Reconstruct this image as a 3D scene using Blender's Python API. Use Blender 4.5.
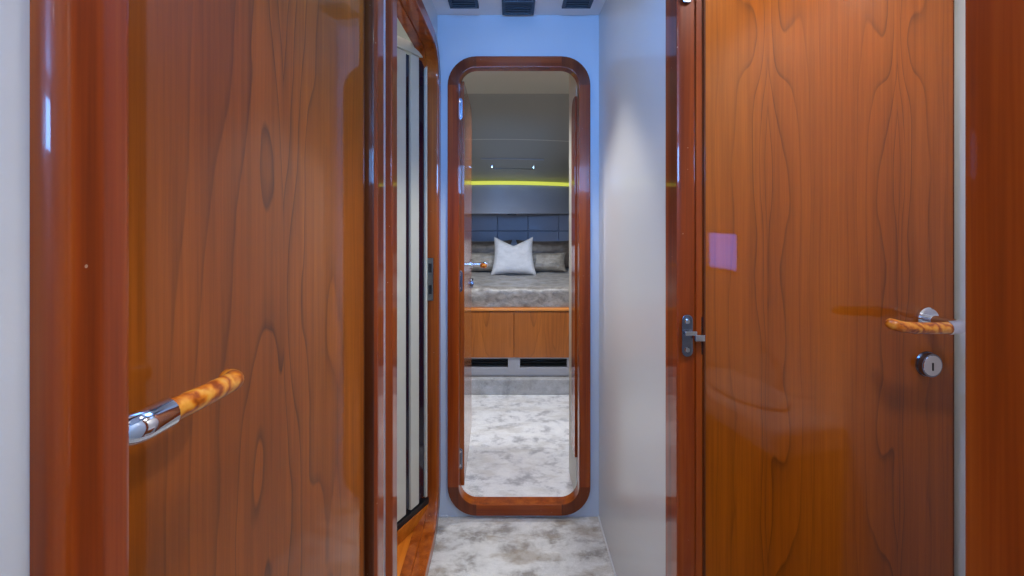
import bpy, bmesh, math, random
from mathutils import Vector, Matrix, noise
random.seed(4)
for o in list(bpy.data.objects): bpy.data.objects.remove(o)
S = bpy.context.scene
C = S.collection
PI = math.pi

# ------------------------------------------------------------ camera, world, exposure
cd = bpy.data.cameras.new('camera'); cam = bpy.data.objects.new('camera', cd); C.objects.link(cam)
cam.location = (0, 0, 1.2); cam.rotation_euler = (PI/2, 0, 0)
cd.sensor_width = 36; cd.lens = 36*460/1024; cd.shift_x = 2/1024; cd.shift_y = -78/1024
cd.clip_start = .02
S.camera = cam
W = bpy.data.worlds.new('sky'); S.world = W; W.use_nodes = True
W.node_tree.nodes['Background'].inputs[0].default_value = (.42, .60, 1, 1)
W.node_tree.nodes['Background'].inputs[1].default_value = 1.5
S.view_settings.view_transform = 'Standard'; S.view_settings.look = 'None'
S.view_settings.exposure = 0.25; S.view_settings.gamma = 1; S.view_settings.use_curve_mapping = False

def lamp(name, kind, loc, power, col, size=.1, size_y=None, target=None, spot=None, blend=.6, label=None, spread=None):
    d = bpy.data.lights.new(name, kind); o = bpy.data.objects.new(name, d); C.objects.link(o)
    o.location = loc; d.energy = power; d.color = col
    if kind == 'AREA':
        d.size = size
        if size_y: d.shape = 'RECTANGLE'; d.size_y = size_y
        else: d.shape = 'DISK'
        if spread: d.spread = spread
    else: d.shadow_soft_size = size
    if kind == 'SPOT': d.spot_size = spot; d.spot_blend = blend
    if target is not None:
        o.rotation_euler = (Vector(target)-Vector(loc)).to_track_quat('-Z', 'Y').to_euler()
    return o
CW = (1, .93, .85); CN = (1, .98, .95); CB = (.15, .43, 1)
CEIL = 1.963
# blue, high daylight from behind the camera; its aft window is added, unseen
lamp('daylight_aft', 'AREA', (-.1, -2.95, 1.55), 130, CB, 1.6, .55, target=(0, 1.8, 1.55))
lamp('daylight_side_room', 'AREA', (1.01, .205, 1.05), .6, (.13, .22, 1), .22, .135, target=(0, .205, 1.05))
lamp('added_hatch_lamp', 'AREA', (.03, .80, CEIL+.012), 4.0, (.10, .36, 1), .26, .20, target=(.03, .801, 0))  # added overhead lamp, turns the top of the end wall blue
lamp('daylight_shower', 'AREA', (-1.06, 1.38, 1.58), 2.6, (.93, .97, 1), .36, .26, target=(.348, 1.38, 1.50))  # lamp at an added window, lights the right wall
# ceiling downlights; those in the right room and saloon are added, unseen
DL = [((0.03, .48), 8, CW, 85), ((0.03, 1.42), 24, CW, 78), ((.03, -.12), 12, CN, 150), ((-.75, -1.5), 30, CN, 150), ((.75, -1.5), 30, CN, 150),
      ((-.62, 1.42), 11, (1, .98, .93), 165), ((.56, .42), 20, CN, 165), ((-.3, 2.34), 47, (.92, .95, 1), 132), ((.3, 2.34), 47, (.92, .95, 1), 132)]
for (x, y), p, c, a in DL:
    lamp('downlight_lamp', 'SPOT', (x, y, CEIL-.012), p, c, .035, target=(x, y+.001, 0), spot=math.radians(a), blend=.5)

# ------------------------------------------------------------ helpers
def lin(c):
    return tuple(((v/255)/12.92 if v/255 <= .04045 else ((v/255+.055)/1.055)**2.4) for v in c) + (1,)
def tag(o, label=None, cat=None, group=None, kind=None):
    if label: o['label'] = label
    if cat: o['category'] = cat
    if group: o['group'] = group
    if kind: o['kind'] = kind
    return o
def empty(name, loc=(0, 0, 0), rz=0):
    o = bpy.data.objects.new(name, None); C.objects.link(o); o.location = loc; o.rotation_euler = (0, 0, rz)
    o.empty_display_size = .05
    return o
class MB:
    def __init__(s): s.bm = bmesh.new()
    def box(s, x0, x1, y0, y1, z0, z1, bev=0, seg=2, mi=0):
        b = bmesh.new(); bmesh.ops.create_cube(b, size=1)
        for v in b.verts:
            v.co = Vector((x0+(v.co.x+.5)*(x1-x0), y0+(v.co.y+.5)*(y1-y0), z0+(v.co.z+.5)*(z1-z0)))
        if bev: bmesh.ops.bevel(b, geom=b.edges[:], offset=bev, segments=seg, affect='EDGES', profile=.5)
        s._merge(b, mi); return s
    def _merge(s, b, mi=0, M=None):
        if M is not None: bmesh.ops.transform(b, matrix=M, verts=b.verts)
        for f in b.faces: f.material_index = mi
        me = bpy.data.meshes.new('t'); b.to_mesh(me); b.free(); s.bm.from_mesh(me); bpy.data.meshes.remove(me)
    def tube(s, pts, rads, n=20, cap=True, squash=None):
        """round rod through pts; rads per point; rounded only by given radii"""
        bm = s.bm; rings = []
        pts = [Vector(p) for p in pts]
        up = Vector((0, 0, 1))
        for i, p in enumerate(pts):
            t = (pts[min(i+1, len(pts)-1)] - pts[max(i-1, 0)]).normalized()
            a = t.cross(up)
            if a.length < .05: a = t.cross(Vector((0, 1, 0)))
            a.normalize(); b = a.cross(t).normalized()
            r = rads[i] if hasattr(rads, '__len__') else rads
            sa, sb = squash or (1, 1)
            rings.append([bm.verts.new(p + a*math.cos(2*PI*k/n)*r*sa + b*math.sin(2*PI*k/n)*r*sb) for k in range(n)])
        for i in range(len(rings)-1):
            for k in range(n): bm.faces.new((rings[i][k], rings[i][(k+1) % n], rings[i+1][(k+1) % n], rings[i+1][k]))
        if cap:
            bm.faces.new(rings[0][::-1]); bm.faces.new(rings[-1])
        return s
    def grid(s, f, nu, nv, mi=0):
        bm = s.bm
        V = [[bm.verts.new(f(i/nu, j/nv)) for j in range(nv+1)] for i in range(nu+1)]
        for i in range(nu):
            for j in range(nv):
                fa = bm.faces.new((V[i][j], V[i+1][j], V[i+1][j+1], V[i][j+1])); fa.material_index = mi
        return s
    def build(s, name, mat, parent=None, smooth=True, weld=False):
        if weld: bmesh.ops.remove_doubles(s.bm, verts=s.bm.verts, dist=1e-5)
        bmesh.ops.recalc_face_normals(s.bm, faces=s.bm.faces)
        me = bpy.data.meshes.new(name); s.bm.to_mesh(me); s.bm.free()
        for m in (mat if isinstance(mat, (list, tuple)) else [mat]): me.materials.append(m)
        if smooth:
            me.polygons.foreach_set('use_smooth', [True]*len(me.polygons))
            me.set_sharp_from_angle(angle=math.radians(38))
        o = bpy.data.objects.new(name, me); C.objects.link(o)
        if parent: o.parent = parent
        if smooth and not weld:
            wn = o.modifiers.new('normals', 'WEIGHTED_NORMAL'); wn.keep_sharp = True; wn.weight = 100
        return o

# ------------------------------------------------------------ materials
class NT:
    def __init__(s, name):
        s.m = bpy.data.materials.new(name); s.m.use_nodes = True; s.t = s.m.node_tree; s.b = s.t.nodes['Principled BSDF']
    def n(s, typ, **kw):
        nd = s.t.nodes.new(typ)
        for k, v in kw.items():
            if k.startswith('i_'): nd.inputs[k[2:].replace('_', ' ')].default_value = v
            else: setattr(nd, k, v)
        return nd
    def l(s, a, b): s.t.links.new(a, b)
    def math(s, op, a, b=None, c=None, clamp=False):
        nd = s.n('ShaderNodeMath', operation=op); nd.use_clamp = clamp
        for i, v in enumerate((a, b, c)):
            if v is None: continue
            if isinstance(v, (int, float)): nd.inputs[i].default_value = v
            else: s.l(v, nd.inputs[i])
        return nd.outputs[0]
    def noise(s, vec, scale, detail=3, rough=.5, dist=0):
        nd = s.n('ShaderNodeTexNoise'); nd.inputs['Scale'].default_value = scale; nd.inputs['Detail'].default_value = detail
        nd.inputs['Roughness'].default_value = rough; nd.inputs['Distortion'].default_value = dist; s.l(vec, nd.inputs['Vector']); return nd.outputs['Fac']
    def mapv(s, vec, scale, loc=(0, 0, 0)):
        nd = s.n('ShaderNodeMapping'); nd.inputs['Scale'].default_value = scale; nd.inputs['Location'].default_value = loc
        s.l(vec, nd.inputs['Vector']); return nd.outputs[0]
    def ramp(s, fac, stops, interp='LINEAR'):
        nd = s.n('ShaderNodeValToRGB'); cr = nd.color_ramp; cr.interpolation = interp
        while len(cr.elements) < len(stops): cr.elements.new(.5)
        for e, (p, c) in zip(cr.elements, stops): e.position = p; e.color = c if len(c) == 4 else lin(c)
        s.l(fac, nd.inputs[0]); return nd.outputs[0]
    def mix(s, fac, a, b, typ='MIX'):
        nd = s.n('ShaderNodeMix', data_type='RGBA', blend_type=typ)
        for i, v in ((0, fac), (6, a), (7, b)):
            if isinstance(v, (int, float)): nd.inputs[i].default_value = v
            elif isinstance(v, tuple): nd.inputs[i].default_value = v
            else: s.l(v, nd.inputs[i])
        return nd.outputs[2]
    def bump(s, h, strength, dist=.001):
        nd = s.n('ShaderNodeBump'); nd.inputs['Strength'].default_value = strength; nd.inputs['Distance'].default_value = dist
        s.l(h, nd.inputs['Height']); s.l(nd.outputs[0], s.b.inputs['Normal'])
    def obj(s): return s.n('ShaderNodeTexCoord').outputs['Object']
    def set(s, **kw):
        for k, v in kw.items():
            s.b.inputs[k.replace('_', ' ')].default_value = v
        return s.m

def varnish(t, coat=1.0, cr=.035, rough=.4):
    t.set(Roughness=rough, Specular_IOR_Level=.15, Coat_Weight=coat, Coat_Roughness=cr, Coat_IOR=1.42)

def veneer(name, dark, mid, light, line, centres, width, bookmatch=None, seed=0, wave=5.0, zs=1.0):
    """crown-cut cherry veneer; grain runs along local z, u = local x"""
    t = NT(name); v = t.obj()
    sep = t.n('ShaderNodeSeparateXYZ'); t.l(v, sep.inputs[0])
    u = sep.outputs[0]; z = sep.outputs[2]
    if bookmatch is not None: u = t.math('ABSOLUTE', t.math('SUBTRACT', u, bookmatch))
    cmb = t.n('ShaderNodeCombineXYZ'); t.l(u, cmb.inputs[0]); t.l(z, cmb.inputs[2]); cmb.inputs[1].default_value = seed
    uv = cmb.outputs[0]
    n1 = t.noise(t.mapv(uv, (5.0, 1, zs)), 1.0, 2, .45)
    n2 = t.noise(t.mapv(uv, (9.0, 1, 4.0), (3, 1, 5)), 1.0, 3, .5)
    d = t.math('ABSOLUTE', t.math('SUBTRACT', u, centres))
    d = t.math('DIVIDE', d, width)
    mask = t.math('DIVIDE', 1.0, t.math('ADD', 1.0, t.math('POWER', t.math('MULTIPLY', d, .9), 2.2)))
    h = t.math('ADD', t.math('POWER', t.math('ADD', d, .02), .85), t.math('MULTIPLY', t.math('MULTIPLY', n1, 2.5), mask))
    h = t.math('ADD', h, t.math('MULTIPLY', t.math('MULTIPLY', n2, .25), mask))
    ph = t.math('FRACT', t.math('MULTIPLY', h, wave))
    # ring: sharp dark latewood line then fade
    ring = t.ramp(ph, [(0, (1, 1, 1, 1)), (.05, (.7, .7, .7, 1)), (.12, (.34, .34, .34, 1)), (.45, (.1, .1, .1, 1)), (.96, (0, 0, 0, 1)), (1, (.9, .9, .9, 1))])
    vary = t.noise(t.mapv(uv, (5, 1, .8), (7, 0, 2)), 1.0, 2)
    fib = t.noise(t.mapv(uv, (150, 1, 3.0)), 1.0, 3, .6)
    fib2 = t.noise(t.mapv(uv, (520, 1, 14)), 1.0, 2, .6)
    stripe = t.noise(t.mapv(uv, (38, 1, .5), (2, 0, 1)), 1.0, 2, .5)
    base = t.ramp(vary, [(.3, dark), (.5, mid), (.72, light)])
    base = t.mix(t.math('MULTIPLY', ring, t.math('MULTIPLY_ADD', mask, .60, .14)), base, lin(line))
    f = t.math('ADD', t.math('MULTIPLY', fib, .60), t.math('ADD', t.math('MULTIPLY', fib2, .2), t.math('MULTIPLY', stripe, .35)))
    mul = t.ramp(f, [(.36, (.60, .58, .56, 1)), (.75, (1.0, 1.0, 1.0, 1))])
    col = t.mix(1.0, base, mul, 'MULTIPLY')
    t.l(col, t.b.inputs['Base Color']); varnish(t)
    return t.m

def plain_wood(name, dark, mid, light, axis=2, seed=0, cr=.04, coat=.75):
    t = NT(name); v = t.obj()
    sc = [28, 28, 28]; sc[axis] = 1.0
    sc2 = [190, 190, 190]; sc2[axis] = 4
    n1 = t.noise(t.mapv(v, sc, (seed, seed, seed)), 1.0, 3, .5, .3)
    n2 = t.noise(t.mapv(v, sc2), 1.0, 2, .6)
    f = t.math('ADD', t.math('MULTIPLY', n1, .75), t.math('MULTIPLY', n2, .25))
    col = t.ramp(f, [(.33, dark), (.5, mid), (.68, light)])
    spk = t.n('ShaderNodeTexVoronoi'); spk.inputs['Scale'].default_value = 38; t.l(v, spk.inputs['Vector'])
    m = t.math('LESS_THAN', spk.outputs['Distance'], .045)
    col = t.mix(t.math('MULTIPLY', m, .5), col, lin((215, 180, 150)))
    t.l(col, t.b.inputs['Base Color']); varnish(t, coat, cr, .38)
    return t.m

def paint(name, c, rough=.5, bumps=.15, scale=900, spec=.4, coat=0):
    t = NT(name); v = t.obj()
    n = t.noise(v, scale, 2); n2 = t.noise(v, 3, 2)
    a = tuple(x*.96 for x in lin(c)[:3])+(1,)
    t.l(t.mix(n2, a, lin(c)), t.b.inputs['Base Color']); t.bump(n, bumps, .0004)
    t.set(Roughness=rough, Specular_IOR_Level=spec, Coat_Weight=coat, Coat_Roughness=.15)
    return t.m
def metal(name, c, rough=.08):
    t = NT(name); v = t.obj()
    n = t.noise(v, 60, 3)
    t.l(t.math('MULTIPLY_ADD', n, .06, rough-.02), t.b.inputs['Roughness'])
    t.set(Base_Color=lin(c), Metallic=1.0)
    return t.m
def flat(name, c, rough=.5, spec=.5):
    t = NT(name); n = t.noise(t.obj(), 40, 2)
    t.l(t.mix(n, tuple(x*.9 for x in lin(c)[:3])+(1,), lin(c)), t.b.inputs['Base Color'])
    t.set(Roughness=rough, Specular_IOR_Level=spec); return t.m
def glow(name, c, st):
    t = NT(name); t.set(Base_Color=lin(c), Emission_Color=lin(c), Emission_Strength=st); return t.m
def carpet(name, silver, mid, brown, s=1.0):
    t = NT(name); v = t.obj()
    a = t.noise(t.mapv(v, (1, 1.3, 1), (3.1, .4, 0)), 9*s, 8, .70, .15)
    b = t.noise(t.mapv(v, (1, 2, 1), (1, 7, 0)), 4.2*s, 7, .68, .1)
    f = t.noise(v, 420, 3, .7)
    c1 = t.ramp(a, [(.38, mid), (.49, silver), (.60, tuple(min(255, x+16) for x in silver))])
    m = t.ramp(b, [(.50, (0, 0, 0, 1)), (.60, (1, 1, 1, 1))])
    c2 = t.mix(t.math('MULTIPLY', m, .55), c1, lin(brown))
    c3 = t.mix(1.0, c2, t.ramp(f, [(.30, (.55, .55, .55, 1)), (.62, (1, 1, 1, 1))]), 'MULTIPLY')
    t.l(c3, t.b.inputs['Base Color'])
    h = t.math('ADD', t.math('MULTIPLY', f, .5), t.math('MULTIPLY', a, 1.5)); t.bump(h, .6, .006)
    t.set(Roughness=.75, Sheen_Weight=.5, Sheen_Roughness=.35, Specular_IOR_Level=.2)
    return t.m
def satin(name, c1, c2, sheen=.3, rough=.42, scale=1):
    t = NT(name); v = t.obj()
    w = t.noise(t.mapv(v, (90, 90, 500)), 1, 2, .6); w2 = t.noise(t.mapv(v, (500, 60, 60)), 1, 2, .6)
    q = t.noise(t.mapv(v, (16, 30, 30)), scale, 5, .68, .5)
    f = t.math('ADD', t.math('MULTIPLY', q, .7), t.math('MULTIPLY', t.math('ADD', w, w2), .15))
    t.l(t.ramp(f, [(.38, c1), (.6, c2)]), t.b.inputs['Base Color']); t.bump(f, .35, .004)
    t.set(Roughness=rough, Sheen_Weight=sheen, Specular_IOR_Level=.6)
    return t.m

M = {}
M['veneer_l'] = veneer('cherry_veneer_left', (150, 72, 8), (170, 86, 12), (188, 101, 20), (76, 36, 12), .27, .115, None, 5.7, 5.0, 1.1)
M['veneer_r'] = veneer('cherry_veneer_right', (154, 74, 2), (175, 88, 5), (192, 103, 10), (92, 44, 8), .145, .055, .28, 8.1, 4.2, 1.6)
M['veneer_c'] = veneer('cherry_veneer_cabin', (176, 98, 38), (192, 110, 44), (204, 122, 54), (130, 70, 26), .3, .2, 0, 5.1, 5.0)
M['veneer_c'].node_tree.nodes['Principled BSDF'].inputs['Coat Roughness'].default_value = .14
M['rail'] = plain_wood('cherry_ledge_highlight', (180, 100, 40), (206, 124, 54), (224, 146, 72), 0, 2, .12)  # paler than the drawer cherry: ledge highlight put into the colour
M['frame_v'] = plain_wood('cherry_frame_upright', (104, 37, 4), (140, 55, 8), (168, 78, 16), 2, 1)
M['frame_h'] = plain_wood('cherry_frame_rail', (106, 39, 5), (142, 58, 9), (168, 80, 17), 0, 5)
M['frame_hy'] = plain_wood('cherry_frame_rail_fore_aft', (124, 54, 10), (158, 74, 14), (180, 94, 20), 1, 5)
M['frame_c'] = plain_wood('cherry_frame_corner', (82, 31, 8), (106, 44, 12), (130, 60, 16), 2, 9)
M['lining'] = plain_wood('cherry_frame_lining', (112, 46, 8), (146, 68, 14), (172, 90, 24), 2, 7)
M['edge'] = plain_wood('cherry_lipping', (70, 30, 10), (92, 42, 14), (112, 54, 18), 2, 3)
M['sill'] = plain_wood('orange_varnished_sill', (176, 92, 20), (196, 108, 28), (212, 126, 38), 1, 3)
M['wall'] = paint('white_wall_vinyl', (206, 208, 210), .33, .12, 700, .5, .25)
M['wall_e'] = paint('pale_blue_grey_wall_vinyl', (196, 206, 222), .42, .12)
M['ceil'] = paint('ceiling_vinyl', (238, 239, 242), .5, .12)
M['cabin_wall'] = paint('cabin_taupe_vinyl', (158, 156, 148), .55, .2)
M['cabin_ceil'] = paint('cabin_ceiling_vinyl', (206, 200, 186), .5, .15)
M['gloss_white'] = paint('gloss_white_lining', (240, 240, 236), .3, .05)
M['cream'] = paint('pale_cream_panel', (206, 208, 196), .4, .1)
M['chrome'] = metal('chrome', (225, 228, 235), .06)
M['steel'] = metal('hinge_steel', (128, 134, 150), .2)
M['dark'] = flat('black_plastic', (14, 16, 22), .4)
M['navy'] = flat('dark_louvre_plastic', (30, 40, 60), .35)
M['purple'] = flat('dark_tinted_glass', (26, 18, 40), .08, .6)
M['carpet'] = carpet('silver_brushed_carpet', (216, 214, 210), (160, 154, 148), (168, 152, 130))
M['carpet_c'] = carpet('lit_cabin_carpet', (246, 246, 248), (186, 186, 190), (212, 208, 202), 1.0)  # same silver carpet, cabin brightness put into the colour
M['carpet_s'] = carpet('grey_step_carpet', (190, 190, 193), (160, 160, 162), (176, 172, 168))
M['plinth'] = paint('grey_plinth', (170, 170, 178), .5)
M['spread'] = satin('taupe_satin_bedspread', (104, 98, 94), (164, 157, 150), .5, .36)
M['pil_dark'] = satin('dark_taupe_satin', (70, 63, 58), (104, 95, 88))
M['pil_light'] = satin('grey_beige_satin', (122, 116, 108), (168, 162, 152))
M['pil_white'] = satin('white_cotton', (206, 208, 214), (222, 224, 230), .2, .8)
M['pad'] = paint('headboard_leather', (172, 182, 206), .42, .3, 500)
M['fascia'] = paint('shelf_fascia_vinyl', (172, 178, 190), .45, .2)
M['led'] = glow('yellow_green_led', (200, 206, 84), .78)
M['lens'] = glow('downlight_lens', (255, 244, 225), 8)
def burl():
    t = NT('burl_wood_grip'); v = t.obj()
    w = t.n('ShaderNodeTexWave', wave_type='BANDS', bands_direction='DIAGONAL'); w.inputs['Scale'].default_value = 22
    w.inputs['Distortion'].default_value = 9; w.inputs['Detail'].default_value = 3; w.inputs['Detail Scale'].default_value = 1.6; t.l(v, w.inputs[0])
    q = t.noise(v, 90, 4, .6, 1.0)
    f = t.math('ADD', t.math('MULTIPLY', w.outputs['Fac'], .5), t.math('MULTIPLY', q, .5))
    t.l(t.ramp(f, [(.22, (150, 66, 12)), (.38, (196, 102, 20)), (.62, (220, 132, 34)), (.8, (232, 160, 60))]), t.b.inputs['Base Color'])
    varnish(t, 1, .06, .35); return t.m
M['burl'] = burl()
gl = NT('window_glass'); gl.set(Base_Color=(.9, .95, 1, 1), Roughness=0.0, Transmission_Weight=1.0, IOR=1.1); M['glass'] = gl.m

# ------------------------------------------------------------ main dimensions
XL, XR, YE = -.284, .348, 1.80      # corridor walls, end wall
TW = .05                             # wall thickness

def struct(name, mb, mat, label, cat, smooth=False, parent=None):
    o = mb.build(name, mat, parent, smooth=smooth)
    if not parent: tag(o, label, cat, kind='structure')
    return o

# floors
struct('floor_corridor', MB().box(-1.65, 1.65, -3.1, 1.835, -.05, 0), M['carpet'], 'silver grey brushed carpet of the corridor floor', 'floor').name = 'floor'
o = struct('floor', MB().box(-1.65, 1.65, 1.836, 4.4, -.05, 0), M['carpet_c'], 'silver carpet of the cabin floor beyond the end doorway, brightness painted in', 'floor')
mb = MB().box(-1.65, 1.65, -3.1, .70, CEIL, CEIL+.05).box(-1.65, 1.65, .90, 1.81, CEIL, CEIL+.05).box(-1.65, -.10, 1.02, 1.22, CEIL, CEIL+.05).box(.16, 1.65, 1.02, 1.22, CEIL, CEIL+.05)
struct('ceiling', mb, M['ceil'], 'pale grey corridor ceiling carrying three dark vents', 'ceiling')
struct('ceiling', MB().box(-1.65, 1.65, 1.811, 4.4, CEIL, CEIL+.05), M['cabin_ceil'], 'taupe cabin ceiling beyond the end doorway', 'ceiling')

# door/trim frame rings -------------------------------------------------------
def rrect(a0, a1, z0, z1, r, seg=10):
    pts = []
    for cx, cz, a in ((a1-r, z1-r, 0), (a0+r, z1-r, 90), (a0+r, z0+r, 180), (a1-r, z0+r, 270)):
        for k in range(seg+1):
            t = math.radians(a+90*k/seg); pts.append((cx+r*math.cos(t), cz+r*math.sin(t)))
    return pts
def frame_ring(name, mapf, a0, a1, z0, z1, r, w, proud, depth, slant, label, hmat, seg=10, parent=None, bead=True, e=.004, lining='lining'):
    """profile: offset inward from outer edge, height above wall plane"""
    prof = [(0, -.001), (0, proud-e), (e*.12, proud-e*.5), (e*.5, proud-e*.12), (e, proud), (w-e*.7, proud), (w-e*.25, proud-e*.15), (w, proud-e*.6)]
    if bead: prof += [(w+.002, proud-.011), (w+slant*.5, -depth*.45), (w+slant*.5+.006, -depth*.47), (w+slant+.006, -depth)]
    else: prof += [(w+slant, -depth)]
    mb = MB(); bm = mb.bm
    loops = []
    for off, d in prof:
        rr = max(r-off, .012)
        loops.append([bm.verts.new(mapf(a, z, d)) for a, z in rrect(a0+off, a1-off, z0+off, z1-off, rr, seg)])
    # closing back face so the ring has real thickness
    n = len(loops[0]); L = len(loops)
    for i in range(L):
        A, B = loops[i], loops[(i+1) % L]
        for k in range(n):
            f = bm.faces.new((A[k], A[(k+1) % n], B[(k+1) % n], B[k]))
            q = k % (seg+1)
            side = k // (seg+1)
            if i >= 7 and i < L-1: f.material_index = 3
            elif q < seg: f.material_index = 2
            else: f.material_index = 1 if side in (0, 2) else 0
    o = mb.build(name, [M['frame_v'], hmat, M['frame_c'], M[lining]], parent)
    if not parent: tag(o, label, 'door frame', kind='structure')
    return o
mapL = lambda a, z, d: Vector((XL+d, a, z))
mapR = lambda a, z, d: Vector((XR-d, a, z))
mapE = lambda a, z, d: Vector((a, YE-d, z))

def wall_with_hole(mb, axis, p0, p1, s0, s1, z1, holes):
    """wall spanning s0..s1 with rect holes [(a0,a1,b0,b1)] sorted"""
    def bx(a0, a1, b0, b1):
        if a1-a0 < 1e-4 or b1-b0 < 1e-4: return
        if axis == 'x': mb.box(p0, p1, a0, a1, b0, b1)
        else: mb.box(a0, a1, p0, p1, b0, b1)
    cur = s0
    for (a0, a1, b0, b1) in holes:
        bx(cur, a0, 0, z1); bx(a0, a1, 0, b0); bx(a0, a1, b1, z1); cur = a1
    bx(cur, s1, 0, z1)
    return mb
IN = .042
# rings: outer extents
L1 = (.272, .986, .0, 1.88); L2 = (1.049, 1.782, .004, 1.842); R1 = (.268, .985, .0, 1.88); E1 = (-.2426, .3124, .0125, 1.7976)
def hole(r, i=.038): return (r[0]+i, r[1]-i, max(r[2]+i, 0), r[3]-i)
mb = wall_with_hole(MB(), 'x', XL-TW, XL, -.55, YE, CEIL, [hole(L1), hole(L2)])
struct('wall_left', mb, M['wall'], 'white left corridor wall, pale strip at the photo\'s left edge', 'wall')
mb = wall_with_hole(MB(), 'x', XR, XR+TW, -.55, YE, CEIL, [hole(R1)])
struct('wall_right', mb, M['wall'], 'plain white right corridor wall between end wall and wooden frame', 'wall')
mb = wall_with_hole(MB(), 'y', YE, YE+.034, -1.65, 1.65, CEIL, [hole(E1, .036)])
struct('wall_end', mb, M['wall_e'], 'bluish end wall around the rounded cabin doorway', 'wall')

frame_ring('trim_1', mapL, *L1, .12, .056, .016, .062, .0, 'varnished cherry frame of the left door, broad upright near the photo\'s left edge', M['frame_hy'], e=.011, lining='edge')
tr2 = frame_ring('trim_2', mapL, *L2, .15, .045, .016, .06, .004, 'varnished frame with rounded corners around the left doorway to the shower', M['frame_hy'])
tr3 = frame_ring('trim_3', mapR, *R1, .12, .069, .016, .042, .004, 'varnished cherry frame of the open right door', M['frame_hy'], lining='frame_v')
tr4 = frame_ring('trim_4', mapE, *E1, .112, .044, .016, .034, .0, 'tall rounded cherry frame of the cabin doorway in the end wall', M['frame_h'], bead=False)

# base beads
struct('baseboard_right', MB().box(XR-.006, XR-.0005, .986, YE-.001, .0, .008, .002), M['wall'], 'thin white bead along the foot of the right wall', 'baseboard')
struct('baseboard_end', MB().box(XL+.003, E1[0]-.0, YE-.006, YE-.0005, .0, .008, .002), M['wall_e'], 'thin bead at the foot of the end wall', 'baseboard')

# outer shell: rooms left and right of the corridor, added saloon behind
def w(name, label, *b, mat='wall'):
    return struct(name, MB().box(*b), M[mat], label, 'wall')
w('wall_left', 'partition between left room and shower room', -1.0, XL-TW-.001, .99, 1.03, 0, CEIL, mat='cream')
mb = wall_with_hole(MB(), 'x', -1.05, -1.0, -.55, YE, CEIL, [(1.19, 1.57, 1.44, 1.72)])
struct('wall_left', mb, M['cream'], 'hull side wall of the left rooms with the added shower window', 'wall')
wf = empty('added_window_3', (-1.0, 1.38, 1.58)); tag(wf, 'small added window of the shower room, out of view behind the left frame', 'window', kind='structure')  # added, unseen: source for the light on the right wall
m_ = MB()
for bxs in ((-.05, .004, -.19, .19, .13, .14), (-.05, .004, -.19, .19, -.14, -.13), (-.05, .004, -.19, -.18, -.13, .13), (-.05, .004, .18, .19, -.13, .13)): m_.box(*bxs, .002)
m_.build('window_frame', M['cream'], wf)
w('wall_left', 'aft partition of the left room', -1.65, XL-TW-.001, -.6, -.551, 0, CEIL)
w('wall_right', 'white wall of the right room behind the open door', XR+TW+.001, .949, 1.10, 1.14, 0, CEIL)
w('wall_right', 'aft partition of the right room', XR+TW+.001, 1.65, -.6, -.551, 0, CEIL)
# right room hull wall with a small window
mb = wall_with_hole(MB(), 'x', .95, 1.0, -.55, YE, CEIL, [(.085, .325, .977, 1.123)])
struct('wall_right', mb, M['gloss_white'], 'hull side wall of the right room with a small window', 'wall')
wf = empty('window_1', (.95, .205, 1.05)); tag(wf, 'small blue daylight window of the right room, mirrored in the right door', 'window', kind='structure')
m_ = MB()
for bxs in ((-.004, .05, -.12, .12, .065, .073), (-.004, .05, -.12, .12, -.073, -.065), (-.004, .05, -.12, -.112, -.065, .065), (-.004, .05, .112, .12, -.065, .065)): m_.box(*bxs, .002)
m_.build('window_frame', M['frame_v'], wf)
MB().box(.018, .022, -.112, .112, -.065, .065).build('window_pane', M['glass'], wf)
wf = empty('added_hatch_4', (.03, .80, CEIL)); tag(wf, 'small added deck hatch in the corridor ceiling, out of view', 'deck hatch', kind='structure')  # added, unseen: holds the blue lamp for the end wall
m_ = MB()
for bxs in ((-.145, .145, .095, .115, -.006, -.0005), (-.145, .145, -.115, -.095, -.006, -.0005), (-.145, -.125, -.095, .095, -.006, -.0005), (.125, .145, -.095, .095, -.006, -.0005)): m_.box(*bxs, .002)
m_.build('window_frame', M['chrome'], wf)
# saloon: added behind the camera to hold the aft light source
w('wall_saloon_left', 'added saloon left wall behind the viewpoint', -1.7, -1.65, -3.1, -.55, 0, CEIL)
w('wall_saloon_right', 'added saloon right wall behind the viewpoint', 1.65, 1.7, -3.1, -.55, 0, CEIL)
mb = wall_with_hole(MB(), 'y', -3.15, -3.1, -1.65, 1.65, CEIL, [(-.95, .75, 1.2, 1.85)])
struct('wall_aft', mb, M['wall'], 'added saloon aft wall with a wide window behind the viewpoint', 'wall')
wf = empty('added_window_2', (-.1, -3.1, 1.525)); tag(wf, 'wide added saloon window behind the viewpoint', 'window', kind='structure')  # added so the aft light has a source
m_ = MB()
for bxs in ((-.85, .85, -.05, .006, .305, .325), (-.85, .85, -.05, .006, -.325, -.305), (-.85, -.83, -.05, .006, -.305, .305), (.83, .85, -.05, .006, -.305, .305), (-.01, .01, -.05, .006, -.305, .305)): m_.box(*bxs, .002)
m_.build('window_frame', M['frame_h'], wf)
w('saloon_light_blocker', 'added half height blocker behind the viewpoint, shading the lower end wall', -1.2, 1.2, -1.30, -1.25, 0, 1.38, mat='cream')  # added blocker, keeps the aft light off the lower end wall
# cabin shell
w('wall_cabin_left', 'taupe left cabin wall', -.93, -.88, YE+.061, 4.3, 0, CEIL, mat='cabin_wall')
w('wall_cabin_right', 'taupe right cabin wall', .88, .93, YE+.061, 4.3, 0, CEIL, mat='cabin_wall')
w('wall_cabin_end', 'taupe cabin wall behind the headboard', -.879, .879, 4.3, 4.35, 0, CEIL, mat='cabin_wall')

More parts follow.
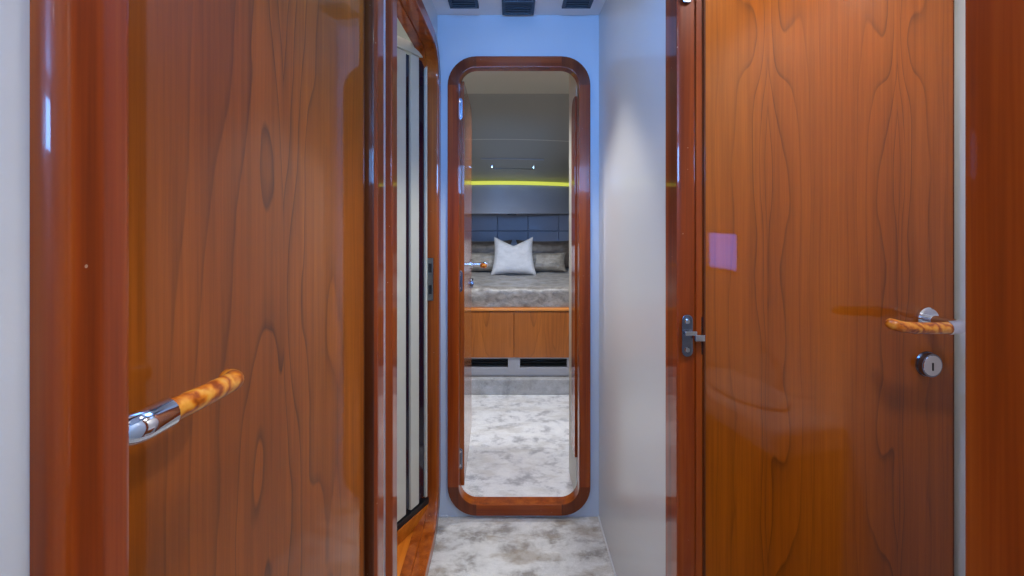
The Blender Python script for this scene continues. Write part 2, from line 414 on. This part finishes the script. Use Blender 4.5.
# ------------------------------------------------------------ hardware
def rounded_plate(mb, mapf, w_, h_, t_, zc=0, seg=8):
    """capsule plate: local (a,z) with thickness along d"""
    r = w_/2
    pts = []
    for k in range(seg+1):
        a = PI*k/seg; pts.append((r*math.cos(a), h_/2-r+r*math.sin(a)))
    for k in range(seg+1):
        a = PI+PI*k/seg; pts.append((r*math.cos(a), -h_/2+r+r*math.sin(a)))
    bm = mb.bm
    A = [bm.verts.new(mapf(a, z+zc, 0)) for a, z in pts]
    B = [bm.verts.new(mapf(a, z+zc, t_*.7)) for a, z in pts]
    Cc = [bm.verts.new(mapf(a*.9, (z*.97)+zc, t_)) for a, z in pts]
    n = len(A)
    for P, Q in ((A, B), (B, Cc)):
        for k in range(n): bm.faces.new((P[k], P[(k+1) % n], Q[(k+1) % n], Q[k]))
    bm.faces.new(A[::-1]); bm.faces.new(Cc)
    return mb
def disc(mb, mapf, a, z, r, d0, d1, n=16, r2=None):
    bm = mb.bm; r2 = r2 or r
    A = [bm.verts.new(mapf(a+r*math.cos(2*PI*k/n), z+r*math.sin(2*PI*k/n), d0)) for k in range(n)]
    B = [bm.verts.new(mapf(a+r2*math.cos(2*PI*k/n), z+r2*math.sin(2*PI*k/n), d1)) for k in range(n)]
    for k in range(n): bm.faces.new((A[k], A[(k+1) % n], B[(k+1) % n], B[k]))
    bm.faces.new(A[::-1]); bm.faces.new(B)
    return mb
def hinge_plate(parent, mapf, w_=.019, h_=.082):
    h = rounded_plate(MB(), mapf, w_, h_, .002).build('hinge_plate', M['steel'], parent)
    for zz in (-.028, .028):
        mb = MB(); disc(mb, mapf, 0, zz, .0058, .0018, .0034, 14, .0045); mb.build('screw', M['chrome'], h)
    return h

def door_leaf(name, loc, rz, width, z0, z1, th, mat, label, face, hinge_side_plates=(1.65, .952, .3), handle_u=.5, hz=.974, lock=True, tip=.0, hinges=True, mirror=1, neck=.072, grip=.106, rr=1.0, rise=.004, edge='edge'):
    """local: x runs from hinge (0) to free edge, corridor face looks to -y*mirror at y=0, body towards +y*mirror"""
    d = empty(name, loc, rz); tag(d, label, 'door', kind='structure')
    s = mirror
    y0, y1 = sorted((0, th*s))
    lf = MB().box(.0035, width-.0035, y0+.0002, y1-.0002, z0+.0035, z1-.0035, .0012)
    lf.build('door_panel', mat, d)
    e = MB()
    e.box(0, .0034, y0, y1, z0, z1, .001); e.box(width-.0034, width, y0, y1, z0, z1, .001)
    e.box(.0034, width-.0034, y0, y1, z0, z0+.0034, .001); e.box(.0034, width-.0034, y0, y1, z1-.0034, z1, .001)
    tag(e.build('edge_lipping', M[edge], d), 'darker cherry lipping around the door edge')
    if hinges:
        for hzz in hinge_side_plates:
            hinge_plate(d, lambda a, z, q, hzz=hzz: Vector((-q, th*.5*s+a, hzz+z)), .020, .085)
    # handle: chrome neck and ferrule, burl grip pointing towards the hinge
    f = lambda x, o, z: Vector((handle_u-x, -o*s, hz+z))
    c = MB()
    pts = [f(0, 0, 0), f(0, .004, 0), f(0, .0041, 0), f(0, neck-.022, 0)]
    for k in range(1, 7):
        a = PI/2*k/6; pts.append(f(.018*(1-math.cos(a)), neck-.018+.018*math.sin(a), 0))
    pts += [f(.034, neck, 0), f(.0368, neck, 0), f(.0375, neck, 0)]
    rads = [.0105]*4+[.0115, .012, .0125, .013, .0132, .0132]+[.0132, .0132, .0120]
    c.tube(pts, [q*(.5+.5*rr) for q in rads], 24)
    h = c.build('door_handle', M['chrome'], d)
    r = MB(); r.tube([f(0, 0, 0), f(0, .006, 0), f(0, .009, 0), f(0, .0095, 0)], [.024, .024, .0215, .018], 32)
    r.build('rose', M['chrome'], h)
    g = MB(); gp = []; gr = []
    gp.append(f(.036, neck, 0)); gr.append(.0105)
    N = 14
    for k in range(N+1):
        q = k/N; x = .038+q*(grip-.030)
        gp.append(f(x, neck+.002*math.sin(PI*q), rise*q*q)); gr.append((.0112-.0006*q)*rr)
    for k in range(1, 7):
        a = PI/2*.8*k/6; gp.append(f(.008+grip+.016*math.sin(a), neck-.016*(1-math.cos(a))*1.0, .0*k+rise*(1+k/6))); gr.append(.0108*rr)
    e_ = gp[-1]; dirv = (gp[-1]-gp[-2]).normalized()
    gp += [e_+dirv*.004, e_+dirv*.007, e_+dirv*.0085]; gr += [.0098, .0072, .0035]
    g.tube(gp, gr, 20)
    tag(g.build('grip', M['burl'], h), 'orange burl wood grip')
    if lock:
        k_ = MB(); m2 = lambda a, z, q: Vector((handle_u+.002+a, -q*s, hz-.095+z))
        disc(k_, m2, 0, 0, .0265, 0, .003, 32, .0255); disc(k_, m2, 0, 0, .0245, .003, .012, 32, .024)
        lk = k_.build('lock_cylinder', M['steel'], d)
        k_ = MB(); bm_ = k_.bm
        disc(k_, m2, 0, 0, .0215, .0121, .0131, 24, .021); k_.build('lock_face', M['chrome'], lk)
        MB().box(handle_u+.002-.0014, handle_u+.002+.0014, *sorted((-.0130*s, -.0139*s)), hz-.105, hz-.089).build('keyhole', M['dark'], lk)
    return d
# right door: hinged on the far jamb, swung about 97 degrees into the right room
ang = math.radians(7)
dr = door_leaf('door_1', (.380, .900, 0), ang, .56, .03, 1.80, .032, M['veneer_r'], 'open right door of glossy bookmatched cherry with lever and round lock', -1, handle_u=.491, grip=.122)
# left door: hinged on far jamb at X-, swung 18 degrees into the left room. local x runs towards -Y
al = math.radians(-90-6.3)
dl = door_leaf('door_2', (-.290, .918, 0), al, .59, .03, 1.80, .032, M['veneer_l'], 'glossy cherry left door standing slightly ajar, burl lever beside the near upright', -1, handle_u=.566, hz=1.030, neck=.061, grip=.102, rr=.92, rise=-.002, lock=False, mirror=-1, hinges=False)
# cabin door: hinged on left jamb, open 90+ degrees into the cabin
dc = door_leaf('door_3', (-.183, 1.840, 0), math.radians(91.5), .50, .098, 1.715, .033, M['veneer_c'], 'cabin door swung fully open along the left inside the end doorway', -1, handle_u=.45, hz=.93, lock=True, hinges=True, hinge_side_plates=(1.605, .915, .205), mirror=1, edge='lining')

# jamb hinge plates on the right frame, with the bent hinge arms
for hz_ in (1.65, .952, .30):
    mp = lambda a, z, q, hz_=hz_: Vector((.3500+a, .9085-q, hz_+z))
    h = hinge_plate(tr3, mp, .021, .083)
    a_ = MB().box(.3430, .3660, .898, .9060, hz_+.002, hz_+.011, .0015); a_.box(.3610, .3795, .894, .9010, hz_-.008, hz_+.005, .0015)
    a_.build('hinge_arm', M['chrome'], h)
# strike plate on the shower frame, hinge plates on cabin frame
ys = L2[1]-.05-.0045
mb = MB().box(-.312, -.288, ys-.0015, ys, .86, 1.02, .0006); sp = mb.build('strike_plate', M['steel'], tr2)
for zz in (.885, .965): MB().box(-.306, -.294, ys-.0022, ys-.0012, zz, zz+.034).build('strike_slot', M['dark'], sp)

# ------------------------------------------------------------ ceiling vents
def vent(xc, y1, wdt, ln, drop, label):
    v = empty('ceiling_vent', (xc, y1-ln/2, CEIL)); tag(v, label, 'vent', 'dark square ceiling vents')
    a, b = wdt/2, ln/2
    m = MB(); t = .012
    m.box(-a, a, -b, -b+t, -drop, -.0005, .002); m.box(-a, a, b-t, b, -drop, -.0005, .002)
    m.box(-a, -a+t, -b+t, b-t, -drop, -.0005, .002); m.box(a-t, a, -b+t, b-t, -drop, -.0005, .002)
    m.build('frame', M['navy'], v)
    MB().box(-a+t, a-t, -b+t, b-t, -.004, -.0005).build('backing', M['dark'], v)
    n = 5
    for i in range(n):
        y = -b+t+(i+.5)*(2*(b-t))/n
        MB().box(-a+t, a-t, y-.0045, y+.0045, -drop+.002, -drop+.0045, .0008).build('louvre', M['navy'], v)
vent(-.170, 1.722, .108, .12, .010, 'leftmost of the three dark square vents in the corridor ceiling')
vent(.031, 1.786, .122, .12, .008, 'middle and largest dark ceiling vent, right against the end wall')
vent(.247, 1.722, .108, .12, .010, 'rightmost of the three dark square vents in the corridor ceiling')
labs = ['round ceiling downlight over the corridor between the side doors', 'round ceiling downlight over the corridor before the end wall', 'round ceiling downlight just behind the viewpoint',
        'round ceiling downlight at the left of the added saloon', 'round ceiling downlight at the right of the added saloon', 'round ceiling downlight in the shower room', 'added round downlight, unseen, brightening the right room',
        'left round downlight in the cabin ceiling', 'right round downlight in the cabin ceiling']
for ((x, y), p, c, a), lb in zip(DL, labs):
    t = empty('downlight', (x, y, CEIL)); tag(t, lb, 'ceiling light', 'round downlights')
    m = MB(); mp = lambda a, b, q: Vector((a, b, -q)); n = 28; bm = m.bm
    prof = [(.052, 0), (.052, .003), (.046, .006), (.040, .004), (.040, 0)]
    rings = [[bm.verts.new((r*math.cos(2*PI*k/n), r*math.sin(2*PI*k/n), -q)) for k in range(n)] for r, q in prof]
    for i in range(len(rings)):
        for k in range(n): bm.faces.new((rings[i][k], rings[i][(k+1) % n], rings[(i+1) % 5][(k+1) % n], rings[(i+1) % 5][k]))
    m.build('bezel', M['chrome'], t)
    m = MB(); disc(m, mp, 0, 0, .038, .0005, .003, 28); m.build('lens', M['lens'], t)

# washbasin unit added out of sight to give the right door its pale reflection
wb = empty('added_washbasin', (.83, .50, -.0)); tag(wb, 'added unseen washbasin cabinet with thick white top, for the pale reflection in the right door', 'washbasin')
MB().box(-.085, .119, -.20, .20, .0, .565, .004).build('body', M['veneer_c'], wb)
m = MB().box(-.089, -.0855, -.195, -.002, .06, .555, .001); dd = m.build('door', M['veneer_c'], wb)
m = MB().box(-.089, -.0855, .002, .195, .06, .555, .001); m.build('door', M['veneer_c'], wb)
MB().box(-.11, .119, -.225, .225, .565, .645, .022, 4).build('counter', M['gloss_white'], wb)
m = MB(); bm = m.bm; n = 32
prof = [(.095, .645), (.105, .655), (.100, .662), (.088, .658), (.070, .648), (.03, .6465)]
rg = [[bm.verts.new((-.0+r_*.8*math.cos(2*PI*k/n), r_*1.3*math.sin(2*PI*k/n), z_)) for k in range(n)] for r_, z_ in prof]
for i in range(len(rg)-1):
    for k in range(n): bm.faces.new((rg[i][k], rg[i][(k+1) % n], rg[i+1][(k+1) % n], rg[i+1][k]))
bm.faces.new(rg[-1])
m.build('basin', M['gloss_white'], wb)
m = MB(); m.tube([(.100, 0, .645), (.100, 0, .74)]+[(.100-.04*math.sin(a*PI/8), 0, .74+.03*(1-math.cos(a*PI/8))*1.0) for a in range(1, 6)], .009, 14); m.build('tap', M['chrome'], wb)

# ------------------------------------------------------------ shower room seen through the left doorway
A = Vector((-.392, 1.60)); B = Vector((-.322, 1.728)); dv = (B-A); Ln = dv.length; angS = math.atan2(dv.y, dv.x)
sc = empty('folding_screen', (A.x, A.y, .10), angS); tag(sc, 'pale folding shower screen with dark glass strips standing on the wooden sill', 'shower screen')
def slat(x0, x1, mat, name, z0=.025, z1=1.660, th=.012):
    MB().box(x0, x1, -th, th, z0, z1, .003).build(name, mat, sc)
k = Ln/27.0       # metres per photo pixel along the screen
for x0, x1 in ((-20, -10), (-6, 6.0), (10.5, 19), (26, 28)): slat(x0*k, x1*k, M['cream'], 'stile')
for x0, x1 in ((-10, -6), (6.0, 10.5), (19, 26)): slat(x0*k+.0005, x1*k-.0005, M['purple'], 'glass_strip', .03, 1.655, .005)
MB().box(-20*k, 28*k, -.016, .016, 1.662, 1.700, .003).build('header_rail', M['cream'], sc)
MB().box(-20*k, 28*k, -.018, .018, 0.0005, .022, .002).build('bottom_track', M['dark'], sc)
tag(MB().box(-20*k, 28*k, -.020, .040, -.0475, 0, .002).build('curb', M['sill'], sc), 'orange varnished curb')
o = struct('trim_5', MB().box(-.62, XL-.061, 1.075, 1.755, 0, .052, .004), M['sill'], 'orange varnished raised sill inside the left doorway', 'sill', smooth=True)
w('wall_shower_end', 'cream bulkhead above and behind the shower screen', -1.0, XL-TW-.001, 1.775, 1.799, 0, CEIL, mat='cabin_wall')

# ------------------------------------------------------------ cabin passage panel on the right
w('wall_cabin_right', 'pale stub wall just inside the cabin doorway on the right', .272, .31, YE+.061+.02, 2.12, 0, CEIL, mat='cream')
mb = MB(); bm = mb.bm
pts = [(1.86, .20), (1.96, .20), (1.96, 1.60)]
for k in range(1, 9):
    a = PI/2*k/8; pts.append((1.90+.06*math.cos(a), 1.60+.06*math.sin(a)))
pts += [(1.86, 1.66)]
f0 = [bm.verts.new((.2715, y, z)) for y, z in pts]; f1 = [bm.verts.new((.262, y, z)) for y, z in pts]
for i in range(len(pts)): bm.faces.new((f0[i], f0[(i+1) % len(pts)], f1[(i+1) % len(pts)], f1[i]))
bm.faces.new(f0); bm.faces.new(f1[::-1])
o = mb.build('trim_6', M['frame_v'], None, smooth=False); tag(o, 'narrow dark wooden panel with rounded top inside the cabin doorway, right', 'wood panel', kind='structure')

# ------------------------------------------------------------ cabin: step, bed, headboard, shelf, led
struct('trim_7', MB().box(-.88, .88, 2.985, 3.045, 0, .10, .008), M['carpet_s'], 'low carpeted step in front of the bed base', 'step', smooth=True)
YB = 3.045
bed = empty('bed', (0, YB, 0)); tag(bed, 'built-in berth with cherry drawer fronts and taupe satin bedspread', 'bed')
m = MB().box(-.86, .86, .012, 1.15, .222, .53); m.build('body', M['veneer_c'], bed, smooth=False)
m = MB().box(-.86, .86, -.012, .06, .530, .552, .008, 3); tag(m.build('rail', M['rail'], bed), 'rounded cherry ledge above the drawer fronts')
for x0, x1 in ((-.84, .024), (.028, .84)):
    MB().box(x0, x1, -.004, .0115, .224, .526, .002).build('drawer', M['veneer_c'], bed)
# plinth with vent openings
m = MB()
vx = [(-.62, -.30), (-.262, -.013), (.066, .38), (.44, .72)]
cur = -.86
for a, b in vx: m.box(cur, a, .006, .05, .101, .2215); m.box(a, b, .006, .05, .101, .152); m.box(a, b, .006, .05, .214, .2215); cur = b
m.box(cur, .86, .006, .05, .101, .2215)
m.build('plinth', M['plinth'], bed, smooth=False)
for a, b in vx:
    m = MB().box(a+.001, b-.001, .052, .056, .1525, .2135)
    for q in range(3): m.box(a+.001, b-.001, .030, .050, .162+q*.018, .165+q*.018)
    tag(m.build('vent_grille', M['dark'], bed), 'black vent opening in the grey plinth')
# bedspread + mattress
def sp(u, v):
    x = -.85+1.70*u
    # path: bottom front -> up -> round -> back
    L0, L1_, R = .085, 1.02, .045
    tot = L0+R*PI/2+L1_; s_ = v*tot
    if s_ < L0: y, z, ny, nz = 0.0, .554+s_, -1, 0
    elif s_ < L0+R*PI/2:
        a = (s_-L0)/R; y, z = R-R*math.cos(a), .554+L0+R*math.sin(a); ny, nz = -math.cos(a), math.sin(a)
    else: y, z, ny, nz = R+(s_-L0-R*PI/2), .554+L0+R, 0, 1
    n = noise.noise(Vector((x*9, s_*14, 1.3)))*.010 + noise.noise(Vector((x*24+s_*12, s_*20, 4)))*.005
    k_ = 1-min(1, max(0, (y-.75)/.2))
    if s_ < .01: n *= .2
    return Vector((x, .02+y+ny*n, z+nz*n*k_))
m = MB().grid(sp, 150, 90)
m.build('bedspread', M['spread'], bed)
MB().box(-.845, .845, .05, 1.12, .533, .665, .02).build('mattress', M['spread'], bed)

def pillow(name, loc, w_, h_, t_, mat, tilt, rz, chop, label, group, flare=0, seed=0):
    N = 28
    def P(u, v, s_):
        U = 2*u-1; V = 2*v-1
        x = U*w_/2*(1-.10*(1-V*V)-flare*(V+1)/2*.12)
        z = V*h_/2*(1-.10*(1-U*U))
        z -= chop*(1-abs(U))**1.1*((V+1)/2)**2.5*h_
        th = t_/2*(max(0, (1-U**4)*(1-V**4)))**.55
        th *= 1+.10*noise.noise(Vector((U*2, V*2, seed)))
        th += .004*noise.noise(Vector((U*5, V*5, seed+3)))*(1-U**4)*(1-V**4)
        return Vector((x, s_*th, z))
    m = MB().grid(lambda u, v: P(u, v, -1), N, N).grid(lambda u, v: P(u, v, 1), N, N)
    o = m.build(name, mat, None, weld=True)
    o.location = loc; o.rotation_euler = (tilt, 0, rz)
    tag(o, label, 'pillow', group); return o
R = math.radians
TOP = .695
pillow('pillow', (.028, 3.66, TOP+.142), .36, .31, .11, M['pil_white'], R(-16), 0, .20, 'white square cushion with pinched corners in the middle of the bed', 'bed pillows', 1, 2)
pillow('pillow', (.30, 3.80, TOP+.075), .33, .165, .10, M['pil_light'], R(-22), R(-2), 0, 'small silvery beige satin pillow right of the white cushion', 'bed pillows', 0, 5)
pillow('pillow', (-.21, 3.80, TOP+.075), .35, .165, .10, M['pil_light'], R(-22), R(2), 0, 'small silvery beige satin pillow left of the white cushion', 'bed pillows', 0, 8)
pillow('pillow', (.31, 3.96, TOP+.124), .52, .25, .12, M['pil_dark'], R(-10), 0, 0, 'dark taupe satin pillow against the headboard on the right', 'bed pillows', 0, 11)
pillow('pillow', (-.25, 3.96, TOP+.124), .54, .25, .12, M['pil_dark'], R(-10), 0, 0, 'dark taupe satin pillow against the headboard on the left', 'bed pillows', 0, 14)

# headboard, padded tiles
hb = empty('headboard', (0, 4.16, 0)); tag(hb, 'quilted blue grey leather headboard under the shelf', 'headboard')
MB().box(-.87, .87, .02, .05, .70, 1.16).build('backing', M['pad'], hb, smooth=False)
xs = [-.85, -.67, -.39, -.113, .162, .437, .71, .85]; zs = [.71, 1.01, 1.16]
m = MB()
for i in range(len(xs)-1):
    for j in range(len(zs)-1):
        m.box(xs[i]+.001, xs[i+1]-.001, -.012, .0195, zs[j]+.001, zs[j+1]-.001, .008, 3)
m.build('padding', M['pad'], hb)

YF = lambda x: 3.66+.62*(1-math.cos(1.6*(x+.10)))
# curved shelf fascia, underside, sloping panel, light strip
XS = lambda u: -.875+1.75*u
shf = empty('shelf', (0, 0, 0)); tag(shf, 'curved blue grey shelf fascia below the yellow light strip', 'shelf')
prof = [(.0, 1.40), (0, 1.172), (.012, 1.165), (.03, 1.165), (.03, 1.40)]
m = MB()
m.grid(lambda u, v: (lambda q: Vector((XS(u), YF(XS(u))+prof[q % 5][0], prof[q % 5][1])))(int(round(v*5))), 48, 5)
m.build('fascia', M['fascia'], shf, weld=True)
m = MB(); m.grid(lambda u, v: Vector((XS(u), YF(XS(u))+.031+v*(4.29-YF(XS(u))-.031), 1.385)), 48, 2)
m.grid(lambda u, v: Vector((XS(u), YF(XS(u))+.031+v*(4.29-YF(XS(u))-.031), 1.395)), 48, 2)
m.build('board', M['fascia'], shf, weld=True)
MB().box(-.02, .05, 3.655, 3.664, 1.160, 1.168, .002).build('catch', M['dark'], shf)
# sloping cabin lining
def slope(u, v, off=0):
    x = XS(u); y1 = YF(x)+.02; y0 = 3.02
    return Vector((x, y0+(y1-y0)*v, CEIL+(1.435-CEIL)*v+off))
m = MB(); m.grid(lambda u, v: slope(u, v), 48, 12); m.grid(lambda u, v: slope(u, v, .02), 48, 12)
# tall enough back edge
o = m.build('ceiling', M['cabin_wall']); tag(o, 'sloping taupe lining of the cabin above the light strip', 'ceiling', kind='structure')
m = MB(); m.grid(lambda u, v: slope(u, .47+.006*v, -.0015), 48, 1); m.grid(lambda u, v: slope(u, .47+.006*v, -.0002), 48, 1)
o = m.build('trim_8', M['cabin_ceil']); tag(o, 'thin seam across the sloping cabin lining', 'seam', kind='structure')
# light strip
cvp = []
N = 48
m = MB(); m.tube([(XS(i/N), YF(XS(i/N))-.004, 1.4165) for i in range(N+1)], .0155, 12)
o = m.build('light_strip', M['led']); tag(o, 'curved glowing yellow light strip above the bed shelf', 'light strip')
# hatch blind on the slope
hz = lambda x, v, off: slope((x+.875)/1.75, v, off)
bl = empty('hatch_blind', tuple(hz(.02, .72, -.004))); tag(bl, 'slim hatch blind rail with two small brackets on the sloping lining', 'hatch blind')
base = Vector(bl.location)
m = MB(); m.tube([hz(-.22+.03*i, .70, -.006)-base for i in range(17)], .0040, 10); m.build('rail', M['plinth'], bl)
m = MB(); m.tube([hz(-.13+.031*i, .82, -.010)-base for i in range(11)], .0022, 10); m.build('pull_bar', M['steel'], bl)
for x in (-.14, .185):
    m = MB(); p = hz(x, .81, 0)-base; m.box(p.x-.008, p.x+.008, p.y-.022, p.y+.004, p.z-.012, p.z+.016, .003); m.build('bracket', M['chrome'], bl)
